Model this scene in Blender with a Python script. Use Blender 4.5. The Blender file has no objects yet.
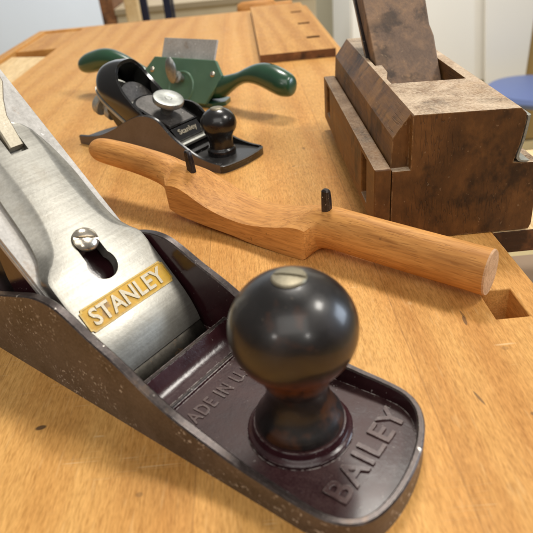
import bpy, bmesh, math, random
from mathutils import Vector, Matrix
random.seed(7)
PI = math.pi
S = 0.001                      # everything below is written in millimetres
sc = bpy.context.scene
COL = sc.collection
sin, cos, rad = math.sin, math.cos, math.radians

# ------------------------------------------------------------------ mesh helpers
class MB:
    """collects vertices and faces (millimetres) of ONE mesh object"""
    def __init__(s): s.v = []; s.f = []; s.m = []; s.cur = 0; s.T = None
    def add(s, vs, fs):
        b = len(s.v)
        s.v += [tuple(s.T(p)) if s.T else tuple(p) for p in vs]
        s.f += [[b + i for i in f] for f in fs]; s.m += [s.cur] * len(fs)
        return s
    def box(s, x0, x1, y0, y1, z0, z1):
        return s.add([(x, y, z) for z in (z0, z1) for y in (y0, y1) for x in (x0, x1)],
                     [(0, 2, 3, 1), (4, 5, 7, 6), (0, 1, 5, 4), (2, 6, 7, 3), (0, 4, 6, 2), (1, 3, 7, 5)])
    def loft(s, secs, caps=True, loop=False):
        n = len(secs[0]); k = len(secs); fs = []
        for i in range(k if loop else k - 1):
            a, b = i * n, ((i + 1) % k) * n
            for j in range(n):
                j2 = (j + 1) % n
                fs.append((a + j, a + j2, b + j2, b + j))
        if caps and not loop:
            fs.append(tuple(range(n))[::-1]); fs.append(tuple((k - 1) * n + j for j in range(n)))
        return s.add([p for q in secs for p in q], fs)
    def prism(s, pts, a0, a1, axis='z'):
        def P(p, a):
            return {'z': (p[0], p[1], a), 'y': (p[0], a, p[1]), 'x': (a, p[0], p[1])}[axis]
        return s.loft([[P(p, a0) for p in pts], [P(p, a1) for p in pts]])
    def lathe(s, prof, o=(0, 0, 0), n=48, M=None):
        secs = []
        for r, z in prof:
            q = [Vector((r * cos(2 * PI * i / n), r * sin(2 * PI * i / n), z)) for i in range(n)]
            if M: q = [M @ p for p in q]
            secs.append([(p[0] + o[0], p[1] + o[1], p[2] + o[2]) for p in q])
        return s.loft(secs)
    def build(s, name, mats, parent=None, smooth=35, bevel=0, seg=2, sub=0, weld=True):
        me = bpy.data.meshes.new(name)
        me.from_pydata([(a * S, b * S, c * S) for a, b, c in s.v], [], s.f)
        if not isinstance(mats, (list, tuple)): mats = [mats]
        for m in mats: me.materials.append(m)
        for i, p in enumerate(me.polygons): p.material_index = s.m[i]
        bm = bmesh.new(); bm.from_mesh(me)
        if weld: bmesh.ops.remove_doubles(bm, verts=bm.verts, dist=1e-6)
        bmesh.ops.recalc_face_normals(bm, faces=bm.faces)
        bm.to_mesh(me); bm.free()
        if smooth:
            me.shade_smooth(); me.set_sharp_from_angle(angle=rad(smooth))
        o = bpy.data.objects.new(name, me); COL.objects.link(o)
        if parent: o.parent = parent
        if bevel:
            b = o.modifiers.new('bev', 'BEVEL'); b.width = bevel * S; b.segments = seg
            b.limit_method = 'ANGLE'; b.angle_limit = rad(32); b.harden_normals = True
        if sub:
            b = o.modifiers.new('sub', 'SUBSURF'); b.levels = sub; b.render_levels = sub
        return o

def cut(o, cutters):
    """boolean the cutters (MB) out of o, baked into its mesh"""
    tmp = []
    for c in cutters:
        k = c.build('cutter', [], None, smooth=0); tmp.append(k)
        m = o.modifiers.new('b', 'BOOLEAN'); m.object = k; m.operation = 'DIFFERENCE'; m.solver = 'EXACT'
        # keep booleans before bevels
        o.modifiers.move(len(o.modifiers) - 1, 0) if len(o.modifiers) > 1 else None
    keep = [(m.width, m.segments) for m in o.modifiers if m.type == 'BEVEL']
    for m in list(o.modifiers):
        if m.type == 'BEVEL': o.modifiers.remove(m)
    par = o.parent; o.parent = None
    bpy.context.view_layer.update()
    me = bpy.data.meshes.new_from_object(o.evaluated_get(bpy.context.evaluated_depsgraph_get()))
    o.modifiers.clear(); old = o.data; o.data = me; me.name = o.name
    bpy.data.meshes.remove(old)
    for k in tmp: bpy.data.objects.remove(k)
    o.parent = par
    me.shade_smooth(); me.set_sharp_from_angle(angle=rad(30))
    for w, sg in keep:
        b = o.modifiers.new('bev', 'BEVEL'); b.width = w; b.segments = sg
        b.limit_method = 'ANGLE'; b.angle_limit = rad(32); b.harden_normals = True
    return o

def thing(name, label, cat, x=0, y=0, z=0, rz=0, group=None):
    o = bpy.data.objects.new(name, None); COL.objects.link(o)
    o.location = (x * S, y * S, z * S); o.rotation_euler = (0, 0, rz)
    o.empty_display_size = .01
    o['label'] = label; o['category'] = cat
    if group: o['group'] = group
    return o
def tag(o, label, cat):
    o['label'] = label; o['category'] = cat; return o

def text_mesh(name, txt, mat, parent, M, size, depth, fit=None, bold=0.0, spacing=1.0):
    """raised lettering: M maps text space (x right, y up, z out; mm) to the parent's space"""
    cu = bpy.data.curves.new(name, 'FONT'); cu.body = txt; cu.size = 10
    cu.align_x = 'CENTER'; cu.align_y = 'CENTER'; cu.extrude = .5; cu.offset = bold; cu.space_character = spacing
    cu.resolution_u = 3
    t = bpy.data.objects.new(name + '_t', cu); COL.objects.link(t)
    bpy.context.view_layer.update()
    me = bpy.data.meshes.new_from_object(t.evaluated_get(bpy.context.evaluated_depsgraph_get()))
    bpy.data.objects.remove(t); bpy.data.curves.remove(cu)
    xs = [v.co.x for v in me.vertices]; ys = [v.co.y for v in me.vertices]
    cx, cy = (min(xs) + max(xs)) / 2, (min(ys) + max(ys)) / 2
    w, h = max(xs) - min(xs), max(ys) - min(ys)
    sx, sy = (fit[0] / w, fit[1] / h) if fit else (size / h, size / h)
    for v in me.vertices:
        p = M @ Vector(((v.co.x - cx) * sx, (v.co.y - cy) * sy, (v.co.z + .5) * depth))
        v.co = p * S
    bm = bmesh.new(); bm.from_mesh(me); bmesh.ops.remove_doubles(bm, verts=bm.verts, dist=1e-7)
    bmesh.ops.recalc_face_normals(bm, faces=bm.faces); bm.to_mesh(me); bm.free()
    me.materials.clear(); me.materials.append(mat); me.name = name
    o = bpy.data.objects.new(name, me); COL.objects.link(o); o.parent = parent
    return o

def interp(tab, x):
    if x <= tab[0][0]: return tab[0][1]
    for (a, p), (b, q) in zip(tab, tab[1:]):
        if x <= b:
            t = (x - a) / (b - a)
            return p + (q - p) * t
    return tab[-1][1]
def cr(pts, n=6, closed=False):
    """Catmull-Rom through points of any dimension"""
    out = []; N = len(pts)
    for i in range(N if closed else N - 1):
        g = (lambda k: pts[k % N]) if closed else (lambda k: pts[min(max(k, 0), N - 1)])
        p0, p1, p2, p3 = g(i - 1), g(i), g(i + 1), g(i + 2)
        for j in range(n):
            t = j / n
            out.append(tuple(.5 * (2 * b + (c - a) * t + (2 * a - 5 * b + 4 * c - d) * t * t + (3 * b - a - 3 * c + d) * t ** 3)
                             for a, b, c, d in zip(p0, p1, p2, p3)))
    if not closed: out.append(tuple(pts[-1]))
    return out
def circ(cx, cy, r, n=32, a0=0): return [(cx + r * cos(2 * PI * i / n + a0), cy + r * sin(2 * PI * i / n + a0)) for i in range(n)]

# ------------------------------------------------------------------ material helpers
class G:
    def __init__(s, name):
        s.mat = bpy.data.materials.new(name); s.mat.use_nodes = True
        s.t = s.mat.node_tree; s.n = s.t.nodes; s.n.clear()
        s.out = s.n.new('ShaderNodeOutputMaterial'); s.b = s.n.new('ShaderNodeBsdfPrincipled')
        s.t.links.new(s.b.outputs[0], s.out.inputs[0])
        s.tc = s.n.new('ShaderNodeTexCoord')
        s.co = s.tc.outputs['Object']
    def link(s, a, b): s.t.links.new(a, b)
    def set(s, i, v):
        if isinstance(v, bpy.types.NodeSocket): s.link(v, i)
        elif isinstance(v, (tuple, list)): i.default_value = (*v, 1) if len(v) == 3 and len(i.default_value) == 4 else v
        else: i.default_value = v
    def math(s, op, a, b=0.0, c=None, clamp=False):
        m = s.n.new('ShaderNodeMath'); m.operation = op; m.use_clamp = clamp
        s.set(m.inputs[0], a); s.set(m.inputs[1], b)
        if c is not None: s.set(m.inputs[2], c)
        return m.outputs[0]
    def map(s, scale=(1, 1, 1), loc=(0, 0, 0), rot=(0, 0, 0), src=None):
        m = s.n.new('ShaderNodeMapping'); s.link(src or s.co, m.inputs[0])
        m.inputs['Scale'].default_value = scale; m.inputs['Location'].default_value = loc; m.inputs['Rotation'].default_value = rot
        return m.outputs[0]
    def noise(s, scale, vec=None, detail=3, rough=.55, dist=0.0, col=False):
        m = s.n.new('ShaderNodeTexNoise'); s.link(vec or s.co, m.inputs['Vector'])
        m.inputs['Scale'].default_value = scale; m.inputs['Detail'].default_value = detail
        m.inputs['Roughness'].default_value = rough; m.inputs['Distortion'].default_value = dist
        return m.outputs['Color' if col else 'Fac']
    def voro(s, scale, vec=None, feat='F1', out='Distance', rnd=1.0):
        m = s.n.new('ShaderNodeTexVoronoi'); s.link(vec or s.co, m.inputs['Vector']); m.feature = feat
        m.inputs['Scale'].default_value = scale; m.inputs['Randomness'].default_value = rnd
        return m.outputs[out]
    def wave(s, scale, vec=None, dist=0.0, detail=2, dscale=1, dirn='X'):
        m = s.n.new('ShaderNodeTexWave'); s.link(vec or s.co, m.inputs['Vector']); m.bands_direction = dirn
        m.inputs['Scale'].default_value = scale; m.inputs['Distortion'].default_value = dist
        m.inputs['Detail'].default_value = detail; m.inputs['Detail Scale'].default_value = dscale
        return m.outputs['Fac']
    def ramp(s, f, stops, mode='LINEAR'):
        m = s.n.new('ShaderNodeValToRGB'); s.set(m.inputs[0], f); e = m.color_ramp.elements; m.color_ramp.interpolation = mode
        while len(e) < len(stops): e.new(.5)
        for i, (p, c) in enumerate(stops):
            e[i].position = p; e[i].color = (*c, 1) if isinstance(c, (tuple, list)) else (c, c, c, 1)
        return m.outputs[0]
    def sm(s, f, a, b, lo=0.0, hi=1.0):
        m = s.n.new('ShaderNodeMapRange'); m.interpolation_type = 'SMOOTHSTEP'
        s.set(m.inputs[0], f); s.set(m.inputs[1], a); s.set(m.inputs[2], b); s.set(m.inputs[3], lo); s.set(m.inputs[4], hi)
        return m.outputs[0]
    def mix(s, f, a, b, mode='MIX'):
        m = s.n.new('ShaderNodeMix'); m.data_type = 'RGBA'; m.blend_type = mode
        s.set(m.inputs[0], f); s.set(m.inputs[6], a); s.set(m.inputs[7], b)
        return m.outputs[2]
    def sep(s, v=None):
        m = s.n.new('ShaderNodeSeparateXYZ'); s.link(v or s.co, m.inputs[0]); return m.outputs
    def bump(s, h, dist=.0003, strength=.5, normal=None):
        m = s.n.new('ShaderNodeBump'); s.set(m.inputs['Height'], h)
        m.inputs['Distance'].default_value = dist; m.inputs['Strength'].default_value = strength
        if normal: s.link(normal, m.inputs['Normal'])
        s.link(m.outputs[0], s.b.inputs['Normal']); return m.outputs[0]
    def edge(s, r=.0006, lo=.02, hi=.16, nscale=300):
        # where the surface turns sharply: rubbed and chipped edges, broken up by noise
        b = s.n.new('ShaderNodeBevel'); b.samples = 4; b.inputs['Radius'].default_value = r
        ge = s.n.new('ShaderNodeNewGeometry'); d = s.n.new('ShaderNodeVectorMath'); d.operation = 'DOT_PRODUCT'
        s.link(b.outputs[0], d.inputs[0]); s.link(ge.outputs['Normal'], d.inputs[1])
        e = s.sm(s.math('SUBTRACT', 1, d.outputs['Value']), lo, hi)
        return s.math('MULTIPLY', e, s.sm(s.noise(nscale, None, 3, .7), .42, .60))
    def fin(s, col, rough=.5, metal=0.0, spec=None, coat=0.0, coat_rough=.1):
        s.set(s.b.inputs['Base Color'], col); s.set(s.b.inputs['Roughness'], rough); s.set(s.b.inputs['Metallic'], metal)
        if spec is not None: s.set(s.b.inputs['Specular IOR Level'], spec)
        if coat: s.set(s.b.inputs['Coat Weight'], coat); s.set(s.b.inputs['Coat Roughness'], coat_rough)
        return s.mat

def sr(r, g, b):   # sRGB 0-255 -> linear
    f = lambda c: c / 12.92 if c <= .04045 else ((c + .055) / 1.055) ** 2.4
    return (f(r / 255), f(g / 255), f(b / 255))

def bench_wood(name, light, mid, dark, marks=True, seed=0.0, seams=True):
    g = G(name)
    x, y, z = g.sep()[:3]
    # slow figure, warped along the grain (grain runs along Y)
    fig = g.noise(1, g.map((7, 1.5, 7), (seed, seed, 0)), 3, .5, 1.0)
    fine = g.noise(1, g.map((330, 9, 330), (seed, 0, 0)), 3, .6, .3)
    fine2 = g.noise(1, g.map((1500, 60, 1500)), 2, .6)
    ring = g.wave(1, g.map((9, .9, 9), (seed, seed, 0)), 14, 3, 1.1)
    mid2 = g.noise(1, g.map((210, 22, 210), (seed, 4, 0)), 3, .6, .5)
    v = g.math('ADD', g.math('MULTIPLY', fig, .46), g.math('ADD', g.math('ADD', g.math('MULTIPLY', fine, .16), g.math('MULTIPLY', mid2, .20)), g.math('MULTIPLY', ring, .16)))
    col = g.ramp(v, [(.30, dark), (.50, mid), (.70, light)])
    # silk: dense short dashes along the grain, light and dark
    d1 = g.noise(1, g.map((820, 95, 820), (1, 7, 0)), 2, .65)
    d2 = g.noise(1, g.map((1700, 260, 1700), (2, 3, 0)), 1, .5)
    d3 = g.noise(1, g.map((2600, 520, 2600), (2, 1, 0)), 1, .5)
    dd = g.math('ADD', g.math('MULTIPLY', d1, .42), g.math('ADD', g.math('MULTIPLY', d2, .36), g.math('MULTIPLY', d3, .22)))
    col = g.mix(1.0, col, g.ramp(dd, [(.36, (.74, .69, .60)), (.5, (.99, .98, .96)), (.63, (1.17, 1.19, 1.24))]), 'MULTIPLY')
    # medullary flecks: short dark dashes along the grain
    fl = g.noise(1, g.map((900, 150, 900)), 1, .5)
    flm = g.sm(fl, .58, .78)
    patch = g.sm(g.noise(1, g.map((22, 9, 22), (3, 1, 0)), 2), .38, .62)
    col = g.mix(g.math('MULTIPLY', flm, g.math('MULTIPLY_ADD', patch, .26, .08)), col, sr(150, 94, 46))
    fl2 = g.sm(g.noise(1, g.map((640, 75, 640), (9, 2, 0)), 1, .5), .62, .73)
    col = g.mix(g.math('MULTIPLY', fl2, .20), col, sr(236, 196, 138))
    rough = g.math('MULTIPLY_ADD', g.noise(60, None, 3), .22, .42)
    if seams:   # glued-up staves
        st = g.math('FLOOR', g.math('MULTIPLY', g.math('ADD', x, .0275), 1 / .0775))
        wn = g.n.new('ShaderNodeTexWhiteNoise'); wn.noise_dimensions = '1D'; g.link(st, wn.inputs['W'])
        col = g.mix(1.0, col, g.ramp(wn.outputs['Value'], [(0, (.90, .89, .87)), (1, (1.06, 1.05, 1.03))]), 'MULTIPLY')
        fr = g.math('FRACT', g.math('MULTIPLY', g.math('ADD', x, .0275), 1 / .0775))
        ln = g.math('LESS_THAN', g.math('ABSOLUTE', g.math('SUBTRACT', fr, .5)), .4965)
        col = g.mix(g.math('MULTIPLY', g.math('SUBTRACT', 1, ln), .30), col, sr(120, 75, 38))
    h = g.math('ADD', g.math('MULTIPLY', fine2, .5), g.math('MULTIPLY', fine, .5))
    if marks:
        # bright scratches in several directions
        scr = None
        for k, (ang, sx, sy, thr, msk) in enumerate([(.9, 3, 300, .007, .60), (-.35, 2.4, 260, .006, .61), (1.45, 3, 340, .007, .61), (.5, 2, 240, .006, .62)]):
            n1 = g.noise(1, g.map((sx, sy, 1), (k * 3.3, k, 0), (0, 0, ang)), 1, .4, .25)
            l = g.sm(g.math('ABSOLUTE', g.math('SUBTRACT', n1, .5)), thr, 0)
            m = g.sm(g.noise(30 + 7 * k, g.map((1, 1, 1), (k * 1.7, k * 2.1, k)), 2), msk, msk + .05)
            l = g.math('MULTIPLY', l, m)
            scr = l if scr is None else g.math('MAXIMUM', scr, l)
        col = g.mix(g.math('MULTIPLY', scr, .42), col, sr(246, 214, 165))
        # dents, spots and dark nicks (x, y, rx, ry, angle, darkness)
        for (px, py, rx, ry, a, d) in [(-82, 143, 1.9, 1.1, .2, .85), (66, 137, .5, 3.6, .25, .65), (80, 128, .8, .8, 0, .5),
                                       (76, 182, .5, 3, .1, .5), (84, 160, 1.2, 1.2, 0, .25), (34, 386, 1, 2.6, 0, .4), (-44, 112, 1.1, .9, 0, .35),
                                       (75.5, 178.3, .7, 3.2, -.1, .65), (-20, 335, 1.2, 1, 0, .4), (24, 355, 1.4, .8, .5, .4)]:
            dx = g.math('SUBTRACT', x, px * S); dy = g.math('SUBTRACT', y, py * S)
            ca, sa = cos(a), sin(a)
            u = g.math('ADD', g.math('MULTIPLY', dx, ca / (rx * S)), g.math('MULTIPLY', dy, sa / (rx * S)))
            w = g.math('ADD', g.math('MULTIPLY', dx, -sa / (ry * S)), g.math('MULTIPLY', dy, ca / (ry * S)))
            r2 = g.math('ADD', g.math('MULTIPLY', u, u), g.math('MULTIPLY', w, w))
            m = g.sm(r2, 1.3, .5)
            col = g.mix(g.math('MULTIPLY', m, d), col, sr(62, 48, 40))
        h = g.math('SUBTRACT', h, g.math('MULTIPLY', scr, .8))
        dents = g.sm(g.voro(46, g.map((1, .7, 1), (0, 0, 0))), .07, .0)
        col = g.mix(g.math('MULTIPLY', dents, .35), col, sr(244, 208, 155))
        h = g.math('SUBTRACT', h, dents)
    g.bump(h, .00012, .5)
    return g.fin(col, rough, 0, .22)

def tuple_map(g, st, k, scale, off=0):
    # strongly stretched along the grain
    return g.map(tuple((k * 12 if a > 1 else k * 1.1) * scale for a in st), (off, off, off))
def tool_wood(name, light, mid, dark, along='X', scale=1.0, rough=.42):
    g = G(name)
    st = {'X': (1, 14, 14), 'Y': (14, 1, 14), 'Z': (14, 14, 1)}[along]
    q = lambda k: tuple(k * a * scale for a in st)
    fig = g.noise(1, g.map(q(5)), 4, .6, 1.0)
    fine = g.noise(1, g.map(q(34)), 3, .65)
    pores = g.sm(g.noise(1, tuple_map(g, st, 120, 1.0 * scale), 1), .56, .70)
    silk = g.noise(1, tuple_map(g, st, 70, scale, 3), 2, .6)
    v = g.math('ADD', g.math('MULTIPLY', fig, .6), g.math('MULTIPLY', fine, .4))
    col = g.ramp(v, [(.32, dark), (.5, mid), (.68, light)])
    col = g.mix(1.0, col, g.ramp(silk, [(.34, (.84, .80, .74)), (.5, (1, 1, 1)), (.66, (1.08, 1.08, 1.08))]), 'MULTIPLY')
    col = g.mix(g.math('MULTIPLY', pores, .42), col, tuple(c * .7 for c in dark))
    nk = g.sm(g.noise(1, g.map((300, 900, 300), (2, 3, 4), (0, 0, .4)), 1), .73, .78)
    col = g.mix(g.math('MULTIPLY', nk, .35), col, sr(60, 40, 26))
    blot = g.sm(g.noise(24, None, 4, .6), .56, .72)
    col = g.mix(g.math('MULTIPLY', blot, .30), col, dark)
    g.bump(g.math('SUBTRACT', fine, g.math('MULTIPLY', pores, .7)), .00015, .45)
    return g.fin(col, g.math('MULTIPLY_ADD', fig, .2, rough - .1), 0, .3)

def old_wood(name, light, mid, dark, along='Y', dust=.0, rough=.5, dustup=True):
    """worn, blotched old wood with nicks; dust settles on faces that look up"""
    g = G(name)
    st = {'X': (1, 9, 9), 'Y': (9, 1, 9), 'Z': (9, 9, 1), 'E': (4, 4, 2)}[along]
    q = lambda k: tuple(k * a for a in st)
    big = g.noise(34, None, 5, .62, .8)
    fig = g.noise(1, g.map(q(14)), 4, .65, .8)
    fine = g.noise(1, g.map(q(80)), 3, .7)
    v = g.math('ADD', g.math('MULTIPLY', big, .45), g.math('ADD', g.math('MULTIPLY', fig, .33), g.math('MULTIPLY', fine, .22)))
    col = g.ramp(v, [(.32, dark), (.50, mid), (.66, light)])
    blk = g.sm(g.noise(26, g.map((1, 1, .7), (5, 2, 1)), 5, .7), .53, .64)
    col = g.mix(g.math('MULTIPLY', blk, .72), col, sr(36, 25, 17))
    gold = g.sm(g.noise(30, g.map((1, 1, .8), (1, 8, 3)), 4, .6), .54, .68)
    col = g.mix(g.math('MULTIPLY', gold, .45), col, tuple(min(1, c * 1.35) for c in light))
    cq = {'X': (8, 420, 420), 'Y': (420, 10, 420), 'Z': (420, 420, 10), 'E': (420, 420, 60)}[along]
    ck = g.sm(g.math('ABSOLUTE', g.math('SUBTRACT', g.noise(1, g.map(cq, (3, 3, 3)), 2, .5), .5)), .02, 0)
    ck = g.math('MULTIPLY', ck, g.sm(g.noise(40, g.map((1, 1, 1), (2, 9, 4)), 3), .5, .6))
    col = g.mix(g.math('MULTIPLY', ck, .42), col, sr(24, 16, 11))
    sp = g.sm(g.noise(900, None, 2), .62, .75)
    col = g.mix(g.math('MULTIPLY', sp, .12), col, sr(28, 20, 14))
    nick = g.sm(g.noise(1, g.map((500, 160, 500), (0, 0, 0), (.3, 0, .6)), 2), .68, .74)
    col = g.mix(g.math('MULTIPLY', nick, .22), col, sr(190, 160, 125))
    if dust:
        geo = g.n.new('ShaderNodeNewGeometry'); nz = g.sep(geo.outputs['Normal'])[2]
        up = g.sm(nz, .55, .95) if dustup else g.sm(nz, .2, .9)
        dn = g.noise(800, None, 3, .7)
        dm = g.math('MULTIPLY', up, g.sm(g.math('ADD', g.math('MULTIPLY', dn, .42), g.math('MULTIPLY', big, .58)), .30, .66))
        col = g.mix(g.math('MULTIPLY', dm, dust), col, sr(222, 200, 172))
    col = g.mix(g.math('MULTIPLY', g.edge(.0011, .02, .14, 240), .6), col, sr(206, 168, 120))
    g.bump(g.math('SUBTRACT', g.math('ADD', g.math('MULTIPLY', fine, .6), g.math('MULTIPLY', g.noise(500, None, 3, .7), .4)), ck), .0003, .5)
    return g.fin(col, g.math('MULTIPLY_ADD', fig, .25, rough - .1), 0, .4)

def patina_steel(name, a, b, rough=.38, speck=.5, metal=.75, rust=0.0, fine=1400, speckcol=(.62, .58, .52), sth=.66, edge=0, brush=0):
    g = G(name)
    n = g.noise(40, None, 5, .65, .4); f = g.noise(fine, None, 3, .7)
    col = g.ramp(g.math('ADD', g.math('MULTIPLY', n, .6), g.math('MULTIPLY', f, .4)), [(.35, b), (.65, a)])
    if speck:
        m = g.sm(g.noise(fine * .55, g.map((1, 1, 1), (2, 1, 4)), 2, .6), sth, sth + .08)
        mk = g.sm(g.noise(55, g.map((1, 1, 1), (7, 3, 2)), 3), .45, .62)
        col = g.mix(g.math('MULTIPLY', g.math('MULTIPLY', m, mk), speck), col, speckcol)
    if brush:
        bn = g.noise(1, g.map((950, 40, 950)), 3, .65)
        col = g.mix(1.0, col, g.ramp(bn, [(.35, (1 - brush,) * 3), (.65, (1 + brush * .6,) * 3)]), 'MULTIPLY')
        tn = g.sm(g.noise(50, g.map((1, 1, 1), (3, 3, 9)), 5, .7), .52, .66)
        col = g.mix(g.math('MULTIPLY', tn, .22), col, sr(128, 118, 100))
    met = metal
    if rust:
        rm = g.sm(g.noise(75, g.map((1, 1, 1), (1, 5, 2)), 5, .7), .57, .66)
        col = g.mix(g.math('MULTIPLY', rm, rust), col, sr(150, 115, 78))
    if edge: col = g.mix(g.math('MULTIPLY', g.edge(.0005, .02, .16, 600), edge), col, speckcol)
    g.bump(f, .00008, .35)
    return g.fin(col, g.math('MULTIPLY_ADD', n, .25, rough - .12), met)

def plain(name, c, rough=.5, metal=0.0, var=.08, nscale=30, bump=0.0, coat=0.0, spec=None, coat_rough=.1, chips=None):
    g = G(name)
    n = g.noise(nscale, None, 4, .6)
    k = g.math('MULTIPLY_ADD', n, var * 2, 1 - var)
    cc = g.n.new('ShaderNodeCombineColor')
    for i in range(3): g.link(k, cc.inputs[i])
    col = g.mix(1.0, c, cc.outputs[0], 'MULTIPLY')
    if bump: g.bump(g.noise(1100, None, 3, .6), bump * S, .6)
    if chips:
        cm = g.math('MAXIMUM', g.edge(.0008, .03, .2, 260), g.sm(g.noise(330, g.map((1, 1, 1), (5, 5, 5)), 3, .7), .69, .72))
        col = g.mix(g.math('MULTIPLY', cm, .7), col, chips)
    return g.fin(col, g.math('MULTIPLY_ADD', n, .12, rough - .06), metal, spec, coat, coat_rough)

def japan(name, c, c2, rough=.2, wear=.3, bump=.12, wearcol=(.35, .31, .28), coat=.6, dust=None, edge=.55, spec=.5):
    """glossy asphaltum enamel over a casting; dust and fine scuffs lie on level faces, chips show bare iron"""
    g = G(name)
    n = g.noise(60, None, 4, .6); f = g.noise(1300, None, 2, .6)
    col = g.mix(g.sm(n, .35, .7), c, c2)
    w = g.sm(g.noise(620, None, 4, .75), .64, .72)
    wm = g.math('MULTIPLY', g.math('MULTIPLY', w, wear), g.sm(g.noise(45, g.map((1, 1, 1), (9, 2, 1)), 3), .42, .6))
    r = g.math('MULTIPLY_ADD', n, .16, rough - .08)
    if dust:
        geo = g.n.new('ShaderNodeNewGeometry'); up = g.sm(g.sep(geo.outputs['Normal'])[2], .8, .98)
        dn = g.math('MULTIPLY', up, g.sm(g.math('ADD', g.math('MULTIPLY', g.noise(90, None, 5, .7), .6), g.math('MULTIPLY', g.noise(1500, None, 2, .7), .4)), .34, .62))
        col = g.mix(g.math('MULTIPLY', dn, .46), col, dust)
        r = g.math('ADD', r, g.math('MULTIPLY', up, .16)); r = g.math('ADD', r, g.math('MULTIPLY', dn, .16))
    wm = g.math('MAXIMUM', wm, g.math('MULTIPLY', g.edge(.0005, .03, .2, 500), edge))
    col = g.mix(wm, col, wearcol)
    g.bump(g.math('ADD', g.math('MULTIPLY', f, .35), g.noise(380, None, 3, .6)), bump * S, .5)
    return g.fin(col, g.math('ADD', r, g.math('MULTIPLY', wm, .4)), 0, spec, coat, .16)

M = {}
M['bench'] = bench_wood('bench_wood', sr(228, 177, 106), sr(217, 162, 92), sr(198, 139, 72))
M['bench2'] = bench_wood('bench_wood_board', sr(216, 164, 96), sr(204, 150, 82), sr(180, 124, 62), marks=False, seed=4, seams=False)
M['endgrain'] = old_wood('end_grain', sr(142, 96, 58), sr(112, 72, 42), sr(76, 46, 26), 'X')
M['pale'] = tool_wood('pale_wood', sr(240, 215, 170), sr(228, 198, 148), sr(205, 168, 115), 'Y', .6, .6)
M['shave'] = tool_wood('fruitwood', sr(222, 163, 93), sr(208, 147, 79), sr(168, 111, 55), 'X', 1.0, .55)
M['shave_end'] = tool_wood('fruitwood_end', sr(216, 176, 136), sr(204, 164, 126), sr(176, 134, 98), 'X', 1.0, .6)
M['old'] = old_wood('old_beech', sr(158, 114, 62), sr(122, 84, 44), sr(70, 47, 27), 'Y', .95)
M['oldend'] = old_wood('old_beech_end', sr(128, 86, 45), sr(98, 64, 33), sr(54, 36, 22), 'E')
M['wedge'] = old_wood('wedge_wood', sr(148, 114, 82), sr(112, 88, 70), sr(78, 62, 52), 'Z', 0)
M['fence'] = old_wood('fence_wood', sr(142, 98, 46), sr(116, 78, 36), sr(80, 52, 26), 'Y', .45)
M['side'] = patina_steel('worn_iron_side', sr(116, 104, 94), sr(70, 61, 54), .42, 1.0, .40, 0, 1300, (.62, .59, .54), .60, .12)
M['rim'] = patina_steel('worn_iron_rim', sr(84, 74, 70), sr(36, 29, 29), .34, 1.0, .5, .12, 900, (.55, .51, .46), .66, .4)
M['maroon'] = japan('maroon_enamel', sr(44, 20, 24), sr(56, 29, 33), .20, 1.0, .14, (.55, .5, .46), .22, dust=sr(98, 75, 71), edge=1.0, spec=.36)
M['nickel'] = patina_steel('nickel', sr(168, 166, 158), sr(146, 143, 135), .37, .5, .80, 0, 900, (.25, .22, .2), brush=.12)
M['iron'] = patina_steel('blade_steel', sr(208, 204, 198), sr(158, 154, 148), .5, .8, .25, .3, 620, (.9, .88, .86))
M['breaker'] = patina_steel('cap_iron_steel', sr(84, 80, 73), sr(46, 43, 39), .36, .4, .9, .5, 500, (.2, .17, .14))  # dark steel for the tip: dim reflection painted into the patina colour
M['yellow'] = patina_steel('worn_yellow_enamel', sr(226, 180, 48), sr(196, 146, 36), .5, .5, .0, .8, 700, (.30, .24, .12))
M['badgerim'] = patina_steel('worn_badge_rim', sr(190, 160, 84), sr(140, 118, 74), .45, .5, .5, 0, 700, (.2, .17, .12))
M['letter'] = patina_steel('letter_metal', sr(178, 170, 152), sr(132, 124, 106), .42, .6, .6)
M['lettercast'] = japan('cast_letter', sr(58, 36, 37), sr(104, 82, 78), .22, 1.0, .16, (.55, .5, .45), .25, dust=sr(108, 86, 81), edge=1.0, spec=.5)  # paler than the bed: light caught by raised tops painted in, besides wear
M['dark'] = plain('dark_recess', sr(22, 18, 16), .7)
M['screw'] = patina_steel('screw_metal', sr(232, 224, 210), sr(190, 178, 160), .2, .2, .95)
M['brass'] = patina_steel('worn_screw', sr(158, 150, 128), sr(120, 112, 92), .45, .6, .6)
M['black'] = japan('black_enamel', sr(14, 13, 13), sr(20, 18, 18), .14, .10, .02, (.2, .2, .2), .8)
M['blackcast'] = japan('black_cast_enamel', sr(20, 19, 19), sr(34, 32, 31), .24, .8, .06, (.45, .43, .42), .4, dust=sr(70, 68, 66))
M['grayplate'] = patina_steel('mottled_gray_plate', sr(104, 100, 97), sr(58, 56, 54), .42, .6, .5, 0, 700)
M['bside'] = patina_steel('brown_iron_side', sr(118, 106, 96), sr(94, 84, 76), .40, .2, .4, 0, 900)
M['plate'] = patina_steel('bright_plated', sr(170, 172, 168), sr(126, 128, 124), .40, .6, .75, 0, 500, (.3, .28, .25))
M['gsteel'] = patina_steel('gray_iron', sr(190, 190, 182), sr(140, 140, 132), .42, .3, .5, 0, 700)
M['green'] = plain('green_enamel', sr(34, 74, 50), .30, 0, .26, 60, .03, .5, None, .2, chips=sr(96, 100, 84))
M['greensheen'] = plain('green_enamel_sheen', sr(82, 114, 90), .40, 0, .16, 80, .03, .2, chips=sr(120, 122, 104))  # paler than the green body: back-lit sheen put into the colour
M['wall'] = plain('pale_wall', sr(222, 231, 242), .8, 0, .03, 4)
M['greywall'] = plain('olive_wall', sr(176, 170, 148), .8, 0, .04, 4)
M['white'] = plain('white_panel', sr(232, 228, 218), .5, 0, .02, 4)
M['beige'] = plain('beige_laminate', sr(204, 190, 160), .5, 0, .05, 8)
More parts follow.
